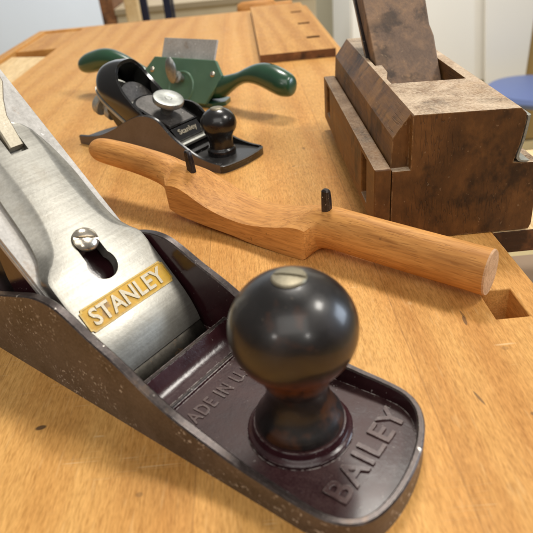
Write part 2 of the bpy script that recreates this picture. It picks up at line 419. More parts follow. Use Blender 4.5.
M['beiged'] = plain('beige_edge', sr(150, 134, 106), .6, 0, .05, 8)
M['tan'] = plain('tan_edge', sr(170, 140, 84), .5, 0, .06, 8)
M['blue'] = plain('blue_plastic', sr(100, 116, 162), .45, 0, .05, 20)
M['navy'] = plain('navy_paint', sr(22, 30, 56), .4, 0, .05, 20)
M['floor'] = plain('floor_lino', sr(196, 176, 130), .5, 0, .05, 6)

def knobwood(name, base, worn, zlo, zhi, rough=.2):
    g = G(name)
    z = g.sep()[2]
    n = g.noise(90, None, 4, .65); s2 = g.noise(1, g.map((420, 420, 60)), 3)
    zz = g.math('ADD', z, g.math('MULTIPLY', g.math('SUBTRACT', n, .5), .010))
    m = g.math('MULTIPLY', g.math('MULTIPLY', g.sm(zz, (zlo + 4) * S, zhi * S, 1, 0), g.sm(zz, (zlo - 6) * S, zlo * S)), g.sm(n, .25, .5))
    col = g.mix(g.sm(n, .4, .7), base, tuple(c * 2.2 for c in base))
    col = g.mix(g.math('MULTIPLY', m, .75), col, worn)
    sp = g.sm(g.noise(520, None, 3, .7), .66, .74)
    col = g.mix(g.math('MULTIPLY', sp, .35), col, sr(120, 104, 88))
    rb = g.sm(g.noise(34, g.map((1, 1, 1), (3, 6, 2)), 4, .7), .56, .68)
    col = g.mix(g.math('MULTIPLY', rb, .30), col, worn)
    g.bump(s2, .0001, .3)
    return g.fin(col, g.math('MULTIPLY_ADD', n, .45, rough - .06), 0, .5, .45, .17)
M['knob'] = knobwood('dark_stained_knob', sr(20, 16, 15), sr(116, 66, 32), 30, 41, .24)
M['blackknob'] = plain('black_knob', sr(24, 22, 22), .28, 0, .3, 200, .04, .3)

# ================================================================== BENCH PLANE (foreground)
SX, SY, SYAW = 34.910, 104.028, -0.692
bp = thing('bench_plane', 'large iron bench plane with dark round front knob and nickel lever cap reading STANLEY', 'plane', SX, SY, 0, SYAW)
W = 27.4
Hs = [(-240, 10), (-215, 11), (-190, 16), (-170, 24), (-156, 30.5), (-147, 33.5), (-137, 36.6), (-129, 39), (-121, 40.2), (-114, 39.6), (-107, 36.8), (-99.5, 33),
      (-92, 29.8), (-85, 26.6), (-78, 22.6), (-74, 20.6), (-65, 16.8), (-55, 14.3), (-45, 12.2), (-36, 11), (-20, 10), (0, 9.4), (9, 9.4)]
toe = cr([(-30, 27.4), (-22, 27.4), (-14.5, 26.5), (-8.5, 23), (-4, 16.5), (-1, 7.5), (.4, -2), (.3, -11), (-1.4, -18.6), (-5, -23.6), (-10.5, -26.4), (-18, -27.4), (-30, -27.4)], 5)
Hs_s = cr(Hs, 4)
path = [(u, W) for u in range(-240, -30, 3)] + toe + [(u, -W) for u in range(-33, -241, -3)]
path = [(-240 + 0, W)] + path[1:]
def wallmesh():
    m = MB(); secs = []; n = len(path); th = 3.3
    for i, (u, v) in enumerate(path):
        a, b = path[max(i - 1, 0)], path[min(i + 1, n - 1)]
        t = Vector((b[0] - a[0], b[1] - a[1])).normalized(); nn = Vector((t.y, -t.x))   # inward
        h = interp(Hs_s, u); th = 3.2 - 1.0 * min(1, max(0, (u + 60) / 45))
        secs.append([(u, v, 0), (u, v, h - .5), (u + nn.x * .45, v + nn.y * .45, h), (u + nn.x * (th - .5), v + nn.y * (th - .5), h),
                     (u + nn.x * th, v + nn.y * th, h - .5), (u + nn.x * (th + .3), v + nn.y * (th + .3), 2)])
    nS = len(secs); k = 6
    fs = []; mt = []
    for i in range(nS - 1):
        for j in range(k):
            j2 = (j + 1) % k
            fs.append((i * k + j, i * k + j2, (i + 1) * k + j2, (i + 1) * k + j))
            mt.append({0: 1, 1: 2, 2: 2, 3: 2, 4: 0, 5: 0}[j])
    fs.append(tuple(range(k))); fs.append(tuple((nS - 1) * k + j for j in range(k))); mt += [1, 1]
    m.v = [p for q in secs for p in q]; m.f = fs; m.m = mt
    return m
body = wallmesh()
# sole / floor inside
inner = [(-239.5, 25)] + [(u * .985 - 1.2, v * .93) for u, v in [p for p in toe]] + [(-239.5, -25)]
body.cur = 0
sole_in = [(-89.5, 25)] + [(u - 1.2 if abs(v) < 26 else u, v * .93) for u, v in toe] + [(-89.5, -25)]
body.prism(sole_in, .2, 4)
body.prism([(-239, 25), (-96, 25), (-96, -25), (-239, -25)], .2, 4)
# ramp rib in front of the mouth
rib = [(-89.6, 3.9), (-89.6, 11.7), (-88.9, 12.4), (-87.6, 12.3), (-86.9, 11.5), (-86.0, 9.9), (-84.8, 8.3), (-83.3, 6.9), (-81.6, 5.9), (-79.6, 5.2), (-79.2, 4.9), (-77.8, 4.75), (-77.4, 3.9)]
body.loft([[(u, v, z) for u, z in rib] for v in (-24.4, 24.4)])
body.cur = 2
body.box(-88.7, -87.5, -24, 24, 12.2, 12.48); body.loft([[(u, v, z) for u, z in [(-79.6, 4.9), (-79.3, 5.25), (-78.5, 5.25), (-78.0, 4.7)]] for v in (-24, 24)])
body.cur = 0
# knob boss, two steps
body.lathe([(16.6, 3.9), (16.6, 5.2), (16.0, 5.8), (15.2, 6.0), (14.9, 6.4), (14.8, 7.6), (14.3, 8.2), (10, 8.4)], (-38, 0, 0), 56)
body.lathe([(6.5, 3.9), (6.5, 14), (5.5, 14.6), (0.01, 14.8)], (-205, 0, 0), 24)
bo = body.build('body', [M['maroon'], M['side'], M['rim']], bp, 40)
# knob
kn = MB()
prof = [(12.9, 8.3), (13.6, 8.6), (13.9, 9.6), (13.6, 10.8), (12.6, 12.4), (11.3, 14.6), (10.2, 17.2), (9.5, 20), (9.3, 22.2), (9.6, 24.2), (10.4, 26.2)]
cz, rh, rv = 43.6, 18.5, 17.0
for i in range(21):
    a = rad(-56 + i * (143) / 20)
    prof.append((rh * cos(a), cz + rv * sin(a)))
prof = [p for p in prof if p[0] > 1.2] + [(4.2, 60.2), (0.01, 60.3)]
kn.lathe(prof, (-38, 0, 0), 72)
ko = kn.build('knob', M['knob'], bp, 60)
s_ = MB(); s_.lathe([(4.7, 59.6), (4.9, 60.3), (4.5, 60.8), (2.5, 61.2), (0.01, 61.3)], (-38, 0, 0), 40)
so = s_.build('screw', M['brass'], ko, 50)
sl = MB(); c_, n_ = cos(.35), sin(.35)
sl.T = lambda p: (-38 + p[0] * c_ - p[1] * n_, p[0] * n_ + p[1] * c_, p[2])
sl.box(-6, 6, -.55, .55, 60.5, 63)
cut(so, [sl])
# cast lettering
Mt = Matrix(((0, -1, 0, -15.6), (1, 0, 0, 2.6), (0, 0, 1, 3.6), (0, 0, 0, 1)))
text_mesh('raised_lettering', 'BAILEY', M['lettercast'], bp, Mt, 7.6, 1.1, fit=(38.5, 7.6), bold=.12, spacing=1.1)
Mt2 = Matrix(((0, -1, 0, -69.6), (1, 0, 0, -.5), (0, 0, 1, 3.6), (0, 0, 0, 1)))
text_mesh('raised_lettering', 'MADE IN U.S.A.', M['lettercast'], bp, Mt2, 4.4, .8, fit=(42, 5.6), bold=.05, spacing=1.15)

# ---- lever cap, in cap coordinates (a up the slope, v across, n outward)
UC, ZC = -97.86, 12.62
R2 = math.sqrt(.5)
def capT(p):
    a, v, n = p
    vv = v + .3 + .030 * a
    return (UC - a * R2 + n * R2, vv, ZC + a * R2 + n * R2)
ws_t = cr([(0, 21.3), (20, 21.5), (37, 21.6), (41, 21.0), (44.5, 17.8), (48, 14.3), (53, 12.0), (60, 10.3), (68, 9.4), (78, 9.2), (88, 9.8), (94, 9.6), (98, 8.0), (100.5, 5.2), (101.5, 1.5)], 4)
wo_t = cr([(0, 21.6), (20, 21.8), (38, 22.0), (42, 22.0), (45.5, 20.6), (50, 18.2), (57, 16.9), (66, 16.4), (76, 16.0), (86, 14.6), (93, 13.0), (98, 10.8), (101.5, 7.2), (103.2, 2.2)], 4)
lc = MB(); lc.T = capT
secs = []
A = [-1.2, -.6, .6, 2.2, 4.5, 7.5, 11, 15, 20, 26, 33] + [37 + i * 1.6 for i in range(38)] + [99.2, 100.4, 101.2, 101.5]
for a in A:
    drop = 0
    if a < 14: drop = 3.3 * ((14 - a) / 15.2) ** 2.0
    w1, w2 = interp(ws_t, a), interp(wo_t, a if a < 99 else 99 + (a - 99) * 1.6)
    w1 = max(w1, .8); w2 = max(w2, w1 + .35)
    hi = -drop; lo = -4.3 - drop * .0
    lo = min(lo, hi - 1.1)
    k = min(1, max(0, (w2 - w1) / 3))
    nb = min(lo + .9 + 2.2 * (1 - k), hi - .75); nm = hi - .30 - .8 * k * min(1, (hi - nb) / 2)
    lo = min(lo, nb - .5)
    e = [(-w2, lo - .6), (-w2, nb), (-(w1 * .55 + w2 * .45), nm), (-w1, hi - .12), (-w1 + 1.0 if w1 > 1.5 else -w1 * .5, hi),
         (0, hi + .25), (w1 - 1.0 if w1 > 1.5 else w1 * .5, hi), (w1, hi - .12), ((w1 * .55 + w2 * .45), nm), (w2, nb), (w2, lo - .6), (0, lo - .6)]
    secs.append([(a, v, n) for v, n in e])
lc.loft(secs)
lco = lc.build('lever_cap', M['nickel'], bp, 38)
# keyhole: round hole below, narrower neck round the screw; and the cam lever's slot
kh = MB(); kh.T = capT
key = []
for i in range(25):
    a = rad(200 + i * 320 / 24 - 180 + 0)
pts = []
R1, c1, Rr, c2 = 5.9, 36.4, 4.7, 47.6
for i in range(33):     # lower circle, open at the top
    t = rad(55 + i * 250 / 32); pts.append((c1 + R1 * cos(t), R1 * sin(t)))
for i in range(17):
    t = rad(-90 + i * 180 / 16); pts.append((c2 + Rr * cos(t), Rr * sin(t)))
kh.loft([[(a, v - .6, n) for a, v in pts] for n in (-13, 4)])
sl = MB(); sl.T = capT
sl.loft([[(a, v, n) for a, v in [(88.2, -3.6), (101, -3.6), (101, 3.6), (88.2, 3.6)]] for n in (-2.6, 4)])
cut(lco, [kh]); cut(lco, [sl])
kh2 = MB(); kh2.T = capT; kh2.loft([[(a, v - .6, n) for a, v in [(24, -8.5), (24, 9), (54, 9), (54, -8.5)]] for n in (-13, -4.7)])
# lever (thumb cam)
lv = MB(); lv.T = capT
lv.loft([[(a, -w, n0), (a, w, n0), (a, w, n1 - .5), (a, w - .5, n1), (a, -w + .5, n1), (a, -w, n1 - .5)] for a, w, n0, n1 in
         [(90.6, 2.9, -2.4, 1.0), (96, 3.0, -2.4, 2.2), (102, 3.2, -2, 3.4), (108, 5.5, -1, 4.6), (114, 9, .6, 5.8), (122, 10, 2, 6.6), (127, 7, 3, 6.8)]])
lv.build('cam_lever', M['letter'], lco, 40)
# name panel: yellow ground with notched ends and a metal rim
def ticket(a0, a1, w, r):
    o = []
    for sa, sv in ((0, -1), (0, 1), (1, 1), (1, -1)):
        ac, vc = (a1 if sa else a0), sv * w
        da = -1 if sa else 1
        q = [(ac, vc - sv * r), (ac + da * r * .75, vc - sv * r * .75), (ac + da * r, vc)]
        if (sa, sv) in ((0, -1), (1, 1)): q = q[::-1]
        o += q
    return o
pl = MB(); pl.T = capT
def dropn(a): return -(4.3 * ((14 - a) / 15.2) ** 2 if a < 14 else 0)
out = ticket(16.9, 26.4, 19.9, 1.1)
inn = ticket(17.5, 25.8, 19.3, 1.0)
pl.cur = 0
pl.add([(a, v + .3, .34) for a, v in inn], [tuple(range(len(inn)))])
pl.cur = 1
no = len(out)
pl.add([(a, v + .3, .05) for a, v in out] + [(a, v + .3, .55) for a, v in out] + [(a, v + .3, .55) for a, v in inn] + [(a, v + .3, .3) for a, v in inn],
       [(i, (i + 1) % no, no + (i + 1) % no, no + i) for i in range(no)] + [(no + i, no + (i + 1) % no, 2 * no + (i + 1) % no, 2 * no + i) for i in range(no)]
       + [(2 * no + i, 2 * no + (i + 1) % no, 3 * no + (i + 1) % no, 3 * no + i) for i in range(no)])
plo = pl.build('name_panel', [M['yellow'], M['badgerim']], lco, 30)
o0 = Vector(capT((21.65, 0.3, .30)))
ax_v = (Vector(capT((21.65, 1.3, .3))) - o0); ax_n = Vector((R2, 0, R2)); ax_a = Vector(capT((22.65, .3, .3))) - o0
Ml = Matrix(((ax_v.x, ax_a.x, ax_n.x, o0.x), (ax_v.y, ax_a.y, ax_n.y, o0.y), (ax_v.z, ax_a.z, ax_n.z, o0.z), (0, 0, 0, 1)))
text_mesh('raised_lettering', 'STANLEY', M['letter'], plo, Ml, 6.3, .55, fit=(34.2, 6.6), bold=.2, spacing=1.03)
# cap screw
ax = Matrix.Rotation(rad(-45), 3, 'Y')
def along_n(o, prof, n=40):
    m = MB(); Mr = Matrix.Rotation(rad(45), 3, 'Y'); m.lathe(prof, o, n, Mr); return m
oc = capT((47.3, -.5, 0))
m = along_n(oc, [(2.6, -8), (2.6, .2), (4.6, .3), (4.9, .9), (4.7, 1.6), (3.8, 2.4), (2.2, 2.9), (.01, 3.05)])
cs = m.build('cap_screw', M['screw'], bp, 50)
sl = MB(); Mr = Matrix.Rotation(rad(45), 3, 'Y') @ Matrix.Rotation(rad(62), 3, 'Z')
def slT(p):
    q = Mr @ Vector(p); return (oc[0] + q.x, oc[1] + q.y, oc[2] + q.z)
sl.T = slT; sl.box(-6, 6, -.5, .5, 1.7, 5); cut(cs, [sl])
# cap iron (chip breaker), blade and frog, in the same slope coordinates but square to the body
def slp(p):
    a, v, n = p
    return (UC - a * R2 + n * R2, v + .5, ZC + a * R2 + n * R2)
cb = MB(); cb.T = slp
prf = [(-11.5, -9.0), (-10.4, -7.6), (-8.5, -6.3), (-5.5, -5.3), (-2, -4.9), (2, -5.1), (8, -5.5), (134, -5.4)]
cb.loft([[(a, v, n) for a, n in prf] + [(a, v, n - 1.7) for a, n in prf[::-1]] for v in (-21.7, 21.7)])
ci = cb.build('cap_iron', [M['iron'], M['breaker']], bp, 30, .25)
for p in ci.data.polygons:
    if p.center.x > (UC - 7) * S and p.center.z < (ZC + 3) * S: p.material_index = 1  # tip faces coloured dark to stand for the dark reflection there
ir = MB(); ir.T = slp
ir.loft([[(-15, v, -9.4), (-12.5, v, -7.3), (146, v, -7.3), (149, v, -9.4)] if abs(v) < 19 else [(-15, v, -9.4), (-12.5, v, -7.3), (140, v, -7.3), (142, v, -9.4)] for v in (-22, -18, 18, 22)])
iro = ir.build('blade', M['iron'], bp, 30, .2)
cut(ci, [kh2]); cut(iro, [kh2])
fr = MB()
def at45(a, n): p = slp((a, 0, n)); return (p[0], p[2])
f = [at45(-8, -9.5), at45(72, -9.5), at45(72, -15)]
fpoly = [at45(-8, -9.5), at45(70, -9.5), at45(73, -13), (-157, 34), (-152, 16), (-166, 10), (-166, 4), (-104, 4)]
fr.loft([[(u, v, z) for u, z in fpoly] for v in (-19.5, -18, 18, 19.5)])
fro = fr.build('frog', M['maroon'], bp, 30, .8)
# rear handle
th_ = MB(); secs = []
cen = cr([(-186, 4), (-188, 20), (-193, 36), (-196, 52), (-196, 66), (-191, 76)], 5)
for i, (u, z) in enumerate(cen):
    t = i / (len(cen) - 1); a = 15 - 5.5 * sin(PI * min(t * 1.1, 1)) + (5 if t > .85 else 0); b = 10.5 - 2 * abs(t - .5)
    if i == len(cen) - 1: a *= .6; b *= .6
    secs.append([(u + a * cos(q) * (1.15 if cos(q) < 0 else 1), b * sin(q), z + .22 * a * cos(q)) for q in [2 * PI * k / 28 for k in range(28)]])
th_.loft(secs); th_.build('rear_handle', M['knob'], bp, 50)

# ================================================================== WOODEN SPOKESHAVE
ws = thing('wooden_spokeshave', 'old fruitwood spokeshave with two turned-up handles and two small iron tangs', 'spokeshave', 17.6, 235.0, 0, rad(-40))
secs_in = [  # s, v0, v1, z0, zf, zc, zb, k   (k: 1 = faceted body, 0 = round handle)
    (-170.2, 9.5, 12.5, 26.5, 28, 29.5, 28, 0), (-169.6, 7.2, 14.8, 24.2, 28, 31.8, 28, 0), (-167.5, 5.4, 16.6, 22.3, 28, 33.4, 28, 0), (-163, 4.2, 17.8, 20.8, 27, 34.6, 27, 0), (-155, 3.5, 18.5, 20.2, 27, 35.2, 27, 0),
    (-140, 3.2, 18.8, 19.7, 27, 35.2, 27, 0), (-125, 3.0, 19.0, 19.2, 27, 34.9, 27, 0), (-110, 2.6, 19.4, 18.0, 26, 34.0, 26, 0),
    (-100, 2.4, 20.5, 16.2, 25, 32.8, 25, 0.0), (-94, 2.2, 22.0, 14.0, 23, 31.2, 24, .1), (-91.5, 1.6, 23.5, 11.8, 22, 30.4, 24, .35),
    (-89.6, .4, 24.6, 9.0, 20.8, 29.8, 24, .9), (-88.6, 0, 25, 7.4, 21.4, 29.5, 24, 1), (-84, 0, 25, 5.8, 22.0, 28.8, 23.6, 1), (-79, 0, 25, 4.8, 21.6, 26.5, 22.8, 1), (-73, 0, 25, 4.2, 19.6, 23.0, 21, 1), (-67, 0, 25, 3.7, 17.0, 19.6, 19, 1),
    (-60, 0, 25, 3.2, 14.5, 16.6, 16.8, 1), (-52, 0, 25, 2.8, 12.6, 14.2, 15, 1), (-44, 0, 25, 2.3, 11.5, 12.9, 14, 1), (-34, 0, 25, 1.2, 11.2, 12.4, 13.8, 1), (-24, 0, 25, .6, 12.4, 13.4, 14.6, 1), (-15, 0, 25, .3, 14.2, 15.4, 15.6, 1),
    (-8, 0, 25, .2, 16.0, 18.4, 17, 1), (-3, 0, 25, .2, 16.6, 21.0, 18, 1), (-.6, .1, 25, .2, 16.4, 22.2, 18.4, 1), (.8, .7, 24.6, .6, 15.4, 22.6, 18.4, .9), (2.2, 3.0, 24, 1.6, 15, 22.9, 18.4, .4), (4.6, 4.4, 23.4, 2.6, 14, 23.4, 17.5, .12),
    (9, 4.6, 22.8, 3.2, 13, 24.0, 16, .02), (16, 4.2, 21.6, 3.6, 13, 24.3, 13, 0), (28, 3.8, 20.8, 3.6, 13, 24.3, 13, 0), (42, 3.6, 20.6, 3.4, 13, 24.0, 13, 0), (56, 3.4, 20.6, 3.2, 13, 23.6, 13, 0), (70, 3.3, 20.7, 3.0, 13, 23.2, 13, 0), (82.6, 3.2, 20.8, 2.8, 13, 22.9, 13, 0)]
def ring(sec, n=56):
    s0, v0, v1, z0, zf, zc, zb, k = sec
    cv, cz = (v0 + v1) / 2, (z0 + zc) / 2
    zf = min(zf, zc - .3); zb = min(zb, zc - .2)
    poly = [(v0, z0), (v0, zf), (cv * .72, zf + (zc - zf) * .75), (cv, zc), (v1 * .8, zb + (zc - zb) * .6), (v1, zb), (v1, z0)]
    angs = [225, 150, 115, 90, 62, 32, -45]      # where each corner sits on the round section
    cnt = [9, 6, 4, 5, 5, 9, 18]
    out = []; a, b = (v1 - v0) / 2, (zc - z0) / 2
    for i in range(7):
        p, q = poly[i], poly[(i + 1) % 7]
        A0 = angs[i]; A1 = angs[(i + 1) % 7] if i < 6 else 225 - 360
        for j in range(cnt[i]):
            t = j / cnt[i]; th = rad(A0 + (A1 - A0) * t)
            e = (cv + a * cos(th), cz + b * sin(th))
            g = (p[0] + (q[0] - p[0]) * t, p[1] + (q[1] - p[1]) * t)
            out.append((s0, e[0] + (g[0] - e[0]) * k, e[1] + (g[1] - e[1]) * k))
    return out
m = MB()
secs_in = [(q[0] if q[0] > -120 else -120 + (q[0] + 120) * .82,) + tuple(q[1:]) for q in secs_in]
iL = [i for i, q in enumerate(secs_in) if q[0] == -91.5][0]; iB = [i for i, q in enumerate(secs_in) if q[0] == -88.6][0]
iE = [i for i, q in enumerate(secs_in) if q[0] == -.6][0]; iR = [i for i, q in enumerate(secs_in) if q[0] == 4.6][0]
sm_s = cr(secs_in[:iL + 1], 3) + [secs_in[iL + 1]] + cr(secs_in[iB:iE + 1], 3) + list(secs_in[iE + 1:iR]) + cr(secs_in[iR:], 3)
def clampk(s): return s[:7] + (min(1, max(0, s[7])),)
rs = [ring(clampk(s)) for s in sm_s]
# slanted right end face
e = secs_in[-1]
def slant(r, kk): return [(p[0] + kk * (p[2] - 13) * .42 , p[1], p[2]) for p in r]

m.loft(rs, caps=False)
m.add(rs[0], [tuple(range(56))]); 
m.cur = 1
last = rs[-1]; c0 = tuple(sum(p[i] for p in last) / 56 for i in range(3))
rim2 = [tuple(c0[i] + (p[i] - c0[i]) * .955 + (.7 if i == 0 else 0) for i in range(3)) for p in last]
m.add(last + rim2, [(i, (i + 1) % 56, 56 + (i + 1) % 56, 56 + i) for i in range(56)] + [tuple(range(56, 112))])
m.build('body', [M['shave'], M['shave_end']], ws, 26)
tg = None
for (s0, v0, zb, zt, lean) in ((-80.2, 13.2, 26, 38.0, -1.2), (6.4, 12.4, 21, 33.4, -.3)):
    m = MB()
    a, b = 2.1, 1.7
    def rr(k, z, dx): return [(s0 + dx + a * k * p, v0 + b * k * q, z) for p, q in [(-1, -.55), (-.6, -1), (.6, -1), (1, -.55), (1, .55), (.6, 1), (-.6, 1), (-1, .55)]]
    m.loft([rr(1.12, zb, 0), rr(1.05, zt - 4, lean * .6), rr(.92, zt - .8, lean), rr(.6, zt, lean)])
    m.build('tang', M['rim'], ws, 30)
m = MB(); m.prism([(-78, 12), (-4, 12), (-4, 24), (-78, 24)], .1, 2.2); m.build('blade', M['iron'], ws)

# ================================================================== BLOCK PLANE
bk = thing('block_plane', 'small black block plane with arched glossy lever cap and black ball knob', 'plane', -22.987, 353.616, 0, -0.68092)
BW = 42.4
Hb = cr([(-145.4, 6.6), (-136, 7.4), (-125, 9), (-115, 12), (-103.5, 16.6), (-96, 20), (-88.7, 23.6), (-81, 27), (-74.5, 29.4), (-69, 30.8), (-63.9, 31.2), (-57, 30.6), (-51, 27.6), (-43.5, 20.6), (-38, 17), (-32.4, 13.9), (-26, 10.8), (-19.5, 8.5), (-13, 7.2), (-7.6, 6.4), (0, 6.0), (6, 6)], 3)
outl = [(-145.4, 0)] + [(u, 0) for u in range(-143, 1, 3)] + cr([(0, 0), (2.2, 3), (4.4, 12), (5.4, 22), (5.2, 32), (3.9, 40), (2.4, 42.4)], 4) + [(u, BW) for u in range(-1, -126, -3)] + cr([(-127, BW), (-136, 40), (-142, 34), (-145, 25), (-146.2, 12), (-145.4, 0)], 4)[:-1]
# black casting floor plus toe
m = MB(); m.cur = 0
def wallstrip(pts, th, flip=1):
    k = 5; vs = []; n = len(pts)
    for i, (u, v) in enumerate(pts):
        h = interp(Hb, u); iv = v + flip * th
        vs += [(u, v, 0), (u, v, h - .5), (u, v + flip * .9, h), (u, iv - flip * .5, h), (u, iv, 2.5)]
    fs = []; mt = []
    for i in range(n - 1):
        for j in range(k):
            j2 = (j + 1) % k; fs.append((i * k + j, i * k + j2, (i + 1) * k + j2, (i + 1) * k + j)); mt.append(1 if j == 0 else 0)
    fs += [tuple(range(k)), tuple((n - 1) * k + j for j in range(k))]; mt += [0, 0]
    b = len(m.v); m.v += vs; m.f += [tuple(b + i for i in f) for f in fs]; m.m += mt
wallstrip([(-145.4 + i * 2.95, 0) for i in range(50)], 2.8, 1)
wallstrip([(-140 + i * 2.88, BW if i > 5 else BW - (5 - i) * .6) for i in range(50)], 2.8, -1)
m.cur = 0
m.prism([(u if abs(u) > 3 else u, min(max(v, .3), BW - .3)) for u, v in outl], .15, 3.6)
# raised toe deck with lip
deck = [(-34, 2.6), (-1, 2.6)] + [(u - 1.0, v) for u, v in cr([(1.0, 2.6), (4.4, 12), (5.4, 22), (5.2, 32), (3.2, 39.8)], 4)] + [(-1, 39.8), (-34, 39.8)]
m.prism(deck, 3.5, 4.6)
lip = cr([(0, 0.2), (2.2, 3), (4.4, 12), (5.4, 22), (5.2, 32), (3.9, 40), (2.6, 42.2)], 4)
m.loft([[(u, v, .4), (u + .1, v, 4.9), (u - 1.2, v, 5.3), (u - 2.6, v, 5.0), (u - 2.8, v, .6)] for u, v in lip])
# cross bars around the mouth, bed for blade
m.loft([[(u, v, z) for u, z in [(-49, 3), (-47.5, 9), (-45.5, 9.6), (-43.8, 8.6), (-43, 3)]] for v in (2.6, 39.8)])
m.loft([[(u, v, z) for u, z in [(-36, 3), (-35.4, 7.6), (-33.6, 8.0), (-31.8, 7), (-31, 3)]] for v in (2.6, 39.8)])
m.loft([[(u, v, z) for u, z in [(-58, 3), (-58, 12), (-98, 27), (-101, 25), (-96, 3)]] for v in (6, 7, 35.4, 36.4)])
m.loft([[(u, v, z) for u, z in [(-96, 3), (-101, 28), (-112, 31), (-114, 27), (-106, 16), (-104, 3)]] for v in (8, 34)])
m.cur = 0
m.build('body', [M['blackcast'], M['bside']], bk, 35)
# knob
m = MB(); m.lathe([(9.6, 4.5), (9.8, 5), (9.8, 8.2), (9.2, 8.9), (8.6, 9.2), (8.4, 10), (8.2, 14), (8.8, 17.5)] + [(12.2 * cos(rad(a)), 25.6 + 10.5 * sin(rad(a))) for a in range(-38, 84, 6)] + [(1, 36.1), (.01, 36.1)], (-16.5, 21, 0), 48)
k2 = m.build('knob', M['blackknob'], bk, 60)
m = MB(); m.lathe([(4.6, 35.3), (4.4, 35.9), (3, 36.25), (.01, 36.35)], (-16.5, 21, 0), 28); m.build('screw', M['brass'], k2, 60)
# blade 20 degree bed
def sl20(a, n, u0=-50, z0=9.5, th=rad(24)): return (u0 - a * cos(th) + n * sin(th), z0 + a * sin(th) + n * cos(th))
m = MB()
row = []
for a, w in ((-8, 17), (58, 17), (64, 15.6), (69, 12), (72, 7), (73, 2)):
    row.append([(sl20(a, 2.2)[0], 21 - w, sl20(a, 2.2)[1]), (sl20(a, 2.2)[0], 21 + w, sl20(a, 2.2)[1]), (sl20(a, 4.6)[0], 21 + w, sl20(a, 4.6)[1]), (sl20(a, 4.6)[0], 21 - w, sl20(a, 4.6)[1])])
m.loft(row); m.build('blade', M['gsteel'], bk, 30, .3)
# lever cap: hooded rear, plate in front
def hood():
    m = MB(); NA = 40; NB = 16
    grid = []
    for i in range(NA + 1):
        th = PI * i / NA; s_i = sin(th); c_i = cos(th)
        se = abs(s_i) ** .72
        v = 21 - 17.2 * (abs(c_i) ** .8) * (1 if c_i > 0 else -1)
        q_ = abs(s_i) ** .8
        rim = Vector((-72 - 25.5 * (1 - (1 - q_) ** 1.9), v, 30 + 32 * q_))
        vb = 21 - 17.2 * (abs(c_i) ** .5) * (1 if c_i > 0 else -1)
        qb = abs(s_i) ** .5
        base = Vector((-88 - 36 * qb, vb, 22 + 23 * qb))
        col_ = []
        for j in range(NB + 1):
            t = j / NB
            p = rim.lerp(base, t)
            bul = 4 * t * (1 - t)
            p += Vector((-12 * s_i, 1.2 * (-c_i), 8.0 * s_i)) * bul * .55
            col_.append(p)
        grid.append(col_)
    # shell with thickness
    vs = []; k = NB + 1
    inner = []
    for i in range(NA + 1):
        for j in range(k):
            p = grid[i][j]
            a = grid[min(i + 1, NA)][j] - grid[max(i - 1, 0)][j]; b = grid[i][min(j + 1, NB)] - grid[i][max(j - 1, 0)]
            n = a.cross(b)
            n = n.normalized() if n.length > 1e-6 else Vector((0, 0, 1))
            inner.append((p, n))
    cen = Vector((-95, 21, 32))
    off = []
    for p, n in inner:
        if n.dot(cen - p) < 0: n = -n
        off.append(tuple(p + n * 2.2))
    vs = [tuple(p) for p, n in inner] + off; N0 = len(inner); fs = []
    for i in range(NA):
        for j in range(NB):
            a, b, c, d = i * k + j, (i + 1) * k + j, (i + 1) * k + j + 1, i * k + j + 1
            fs.append((a, b, c, d)); fs.append((N0 + d, N0 + c, N0 + b, N0 + a))
        fs.append((i * k, (i + 1) * k, N0 + (i + 1) * k, N0 + i * k)); q = i * k + NB
        fs.append((q, q + k, N0 + q + k, N0 + q))
    for j in range(NB):
        fs.append((j, j + 1, N0 + j + 1, N0 + j)); q = NA * k + j; fs.append((q, q + 1, N0 + q + 1, N0 + q))
    m.add(vs, fs)
    m.cur = 2
    ring_ = [(-95 + (grid[i][NB].x + 95) * 1.035, 21 + (grid[i][NB].y - 21) * 1.045, grid[i][NB].z - .6) for i in range(NA + 1)]
    m.add(ring_ + [(a, b, c - 2.4) for a, b, c in ring_], [tuple(range(NA + 1)), tuple(range(NA + 1, 2 * NA + 2))[::-1]] + [(i, i + 1, NA + 2 + i, NA + 1 + i) for i in range(NA)])
    return m
hd = hood()
# pale-edged web inside the hood
hd.cur = 1
web = [(15.5 * cos(rad(a)), 15.5 * sin(rad(a))) for a in range(0, 181, 9)]
hd.loft([[(-92 - .55 * b_ + d_, 21 + a_, 31 + .95 * b_) for a_, b_ in web] for d_ in (-1.2, .6)])
hd.cur = 0
# front plate of the cap with a raised black rim
th = rad(21)
def pc(a, v, n, u0=-50.0, z0=20.5): return (u0 - a * cos(th) + n * sin(th), v, z0 + a * sin(th) + n * cos(th))
plate_o = [(0, 7), (0, 35)] + [(32 + 10 * sin(t), 21 + 14.5 * cos(t)) for t in [rad(d) for d in range(0, 181, 12)]]
hd.cur = 0
hd.loft([[pc(a, v, n) for a, v in plate_o] for n in (-3.5, 1.6)])
plate_i = [(a * .93 + 1.2, 21 + (v - 21) * .88) for a, v in plate_o]
hd.cur = 1
hd.loft([[pc(a, v, n) for a, v in plate_i] for n in (1.5, 1.75)])
hd.cur = 0
tb = rad(48)
def pn(a, v, n): return (-49.5 - a * cos(tb) + n * sin(tb), v, 20.6 + a * sin(tb) + n * cos(tb))
hd.loft([[pn(a, v, n) for a, v in [(-9.5, 8), (-9.5, 34), (0, 34), (0, 8)]] for n in (-3, .2)])     # name bar block
lcp = hd.build('lever_cap', [M['black'], M['grayplate'], M['gsteel']], bk, 40)
o0 = Vector(pn(-4.6, 21, .1)); avx = Vector((0, 1, 0)); aax = Vector(pn(-3.6, 21, .1)) - o0; anx = Vector(pn(-4.6, 21, 1.1)) - o0
